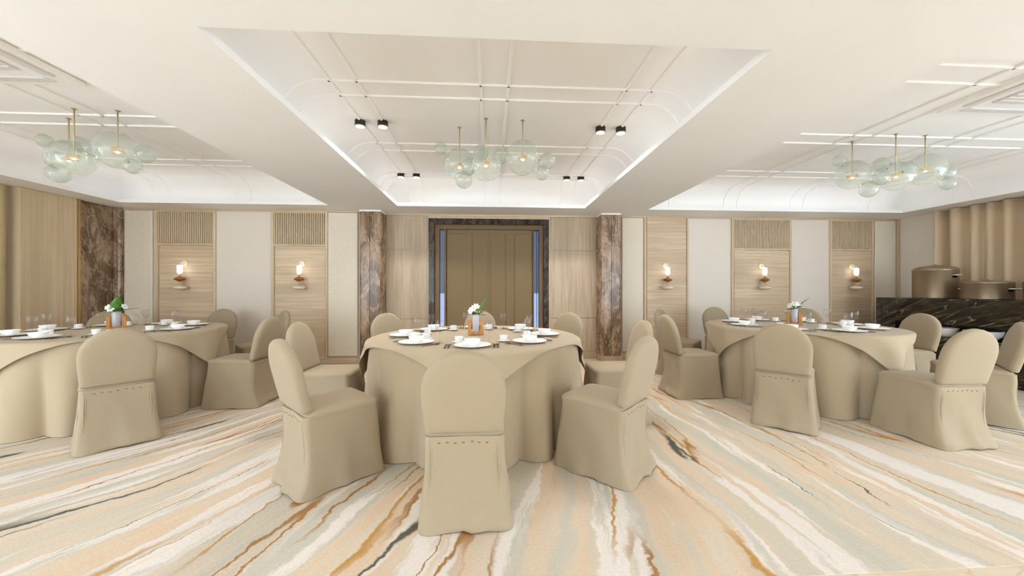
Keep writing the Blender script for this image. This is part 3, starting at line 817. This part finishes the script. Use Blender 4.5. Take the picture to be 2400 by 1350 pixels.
# ceiling air conditioners
def cassette(x, y, lab):
    t = empty('ceiling_air_conditioner', (x, y, ZT)); s = .475
    MB().box(-s, s, -s, s, -.035, -.001).build('cassette_panel', M['ac'], t, bevel=.012)
    g = MB().box(-.25, .25, -.25, .25, -.045, -.034).build('intake_grille', M['ac_grey'], t, bevel=.004)
    me = MB().box(-.24, .24, -.004, .004, -.004, 0).mesh('grille_bar', M['ac'])
    for k in range(9):
        o = bpy.data.objects.new('grille_bar', me); COL.objects.link(o); o.parent = g; o.location = (0, -.2 + .05 * k, -.045)
    for k in range(4):
        a = k * PI / 2; c, sn = math.cos(a), math.sin(a)
        mb = MB().rings([[(-.30 - e, .345, z), (.30 + e, .345, z), (.33 + e, .405, z), (-.33 - e, .405, z)] for z, e in ((-.047, 0), (-.034, .004))])
        mb.v = [(p[0] * c - p[1] * sn, p[0] * sn + p[1] * c, p[2]) for p in mb.v]
        mb.build('louvre', M['ac_grey'], t, bevel=.004)
    tag(t, lab, 'air conditioner', 'ceiling cassettes')
cassette(-3.67, 2.635, 'white square ceiling air conditioner at the upper left')
cassette(4.55, 2.645, 'white square ceiling air conditioner at the upper right')

# ================================================================== WALL SCONCES
def make_sconce():
    t = empty('wall_sconce')           # origin on the wall, z = 0 at the floor
    mb = MB().lathe([(.052, 0), (.052, .008), (.046, .014), (.0005, .016)], 32)
    mb.v = [(p[0], -p[2], p[1] + 1.575) for p in mb.v]; mb.build('backplate', M['cream_bead'], t, True, sharp=40)
    MB().tube([(0, -.012, 1.575), (0, -.05, 1.585), (0, -.09, 1.58), (0, -.09, 1.545)], .005, 8).build('arm', M['chrome'], t, True)
    c = (0, -.09, 0)
    MB().lathe([(.008, 1.548), (.030, 1.545), (.033, 1.538), (.033, 1.438), (.030, 1.432), (.008, 1.430)], 28, c).build('lamp_shade', M['lamp_white'], t, True, sharp=50)
    MB().lathe([(.004, 1.430), (.004, 1.165)], 10, c).build('spindle', M['gold_soft'], t, True)
    def bead(name, z, r, h, mat, p=1.0):
        MB().lathe([(max(.004, r * (1 - abs(f) ** 1.5) if p == 1 else r * math.sqrt(max(0, 1 - f * f))), z + h * f) for f in [k / 8 - 1 for k in range(17)]], 28, c).build(name, mat, t, True, sharp=70)
    bead('white_bead', 1.408, .034, .017, M['cream_bead'], 2)
    bead('wooden_bead', 1.338, .072, .043, M['brown_bead'], 2 if False else 1)
    bead('small_bead', 1.276, .037, .018, M['cream_bead'], 1)
    bead('bottom_disc', 1.205, .088, .034, M['cream_bead'], 2)
    return tag(t, 's', 'lamp', 'bead wall sconces')
sp = make_sconce()
for k, (x, y, lab) in enumerate(((-4.70, YBL - .014, 'leftmost beaded wall sconce on the oak panel'), (-2.945, YBL - .014, 'beaded wall sconce on the oak panel left of the left door pillar'),
                                 (2.99, YBR - .014, 'beaded wall sconce on the slatless oak panel right of the door'), (4.70, YBR - .014, 'middle one of three beaded wall sconces right of the door'),
                                 (6.36, YBR - .014, 'rightmost beaded wall sconce, nearest the marble counter'))):
    o = sp if k == 0 else copy_tree(sp)
    o.location = (x, y, 0); o['label'] = lab
    l = bpy.data.lights.new('sconce_bulb', 'POINT'); l.energy = .12; l.color = (1, .95, .88); l.shadow_soft_size = .04
    b = bpy.data.objects.new('sconce_bulb', l); COL.objects.link(b); b.location = (x, y - .16, 1.49)

# ================================================================== BUFFET COUNTER
XF = 6.2; CT = 1.05
ct = empty('buffet_counter', (XF, 4.2, 0))
y0, y1 = 2.4 - 4.2, 5.54 - 4.2; ry = 5.29 - 4.2
MB().box(0, .04, ry, y1, 0, CT).build('marble_end', M['counter'], ct, bevel=.003)
MB().box(0, .04, y0, ry, .705, CT).build('marble_fascia', M['counter'], ct, bevel=.003)
MB().box(0, .04, y0, ry, 0, .52).build('marble_front', M['counter'], ct, bevel=.003)
MB().box(.04, .36, y0, ry, .49, .52).build('display_shelf', M['counter'], ct)
MB().box(.33, .36, y0, ry, .52, .74).build('niche_back', M['counter'], ct)
MB().box(.04, .78, y0, y1, CT - .03, CT).build('worktop', M['counter'], ct, bevel=.003)
MB().box(.04, .78, y1 - .03, y1, 0, CT - .03).build('end_panel', M['counter'], ct)
MB().box(-.002, .002, 5.445 - 4.2, 5.452 - 4.2, .0, .93).build('joint', M['black'], ct)
tag(ct, 'dark green-black marble buffet counter along the right wall', 'counter')
def pot(x, y, r, h, dome, lab):
    t = empty('stock_pot', (x, y, CT))
    MB().lathe([(r * .97, 0), (r, .008), (r, h), (r * 1.012, h + .004), (r * .99, h + .006)], 56).build('pot_body', M['pot'], t, True, sharp=40)
    l = MB().lathe([(r * 1.015, h + .006), (r * 1.015, h + .016)] + [(max(.02, r * math.cos(a)), h + .016 + dome * math.sin(a)) for a in [PI / 2 * k / 10 for k in range(11)]], 56).build('lid', M['pot'], t, True, sharp=50)
    MB().tube([(-.03, 0, h + dome + .010), (-.027, 0, h + dome + .026), (.027, 0, h + dome + .026), (.03, 0, h + dome + .010)], .004, 8).build('lid_handle', M['pot'], l, True)
    for s in (-1, 1):
        MB().tube([(-.03 , s * r * .98, h - .07), (-.03, s * (r + .05), h - .065), (.03, s * (r + .05), h - .065), (.03, s * r * .98, h - .07)], .008, 8).build('side_handle', M['chrome'], t, True)
        MB().box(-.035, .035, min(s * r, s * (r - .02)) , max(s * (r + .012), s * r), h - .10, h - .06).build('handle_bracket', M['chrome'], t, bevel=.003)
    tag(t, lab, 'pot', 'steel pots on the counter')
pot(6.60, 5.06, .235, .40, .07, 'tall satin steel pot with domed lid at the far end of the counter')
pot(6.60, 4.49, .225, .205, .03, 'low wide satin steel pot beside the tall pot on the counter')
pot(6.60, 3.90, .225, .205, .03, 'low satin steel pot on the counter at the right edge')
for k, (y, r, lab) in enumerate(((4.74, .125, 'white round bowl in the counter niche, left one'), (4.38, .175, 'wide white bowl in the counter niche, right one'))):
    o = MB().lathe([(r * .45, 0), (r * .62, .012), (r * .9, .06), (r, .125), (r * .96, .125), (r * .85, .06), (.0005, .02)], 40).build('serving_bowl', M['china'], None, True, sharp=60)
    o.location = (XF + .05 + r * .78, y, .521)
    tag(o, lab, 'bowl', 'white serving bowls in the counter')
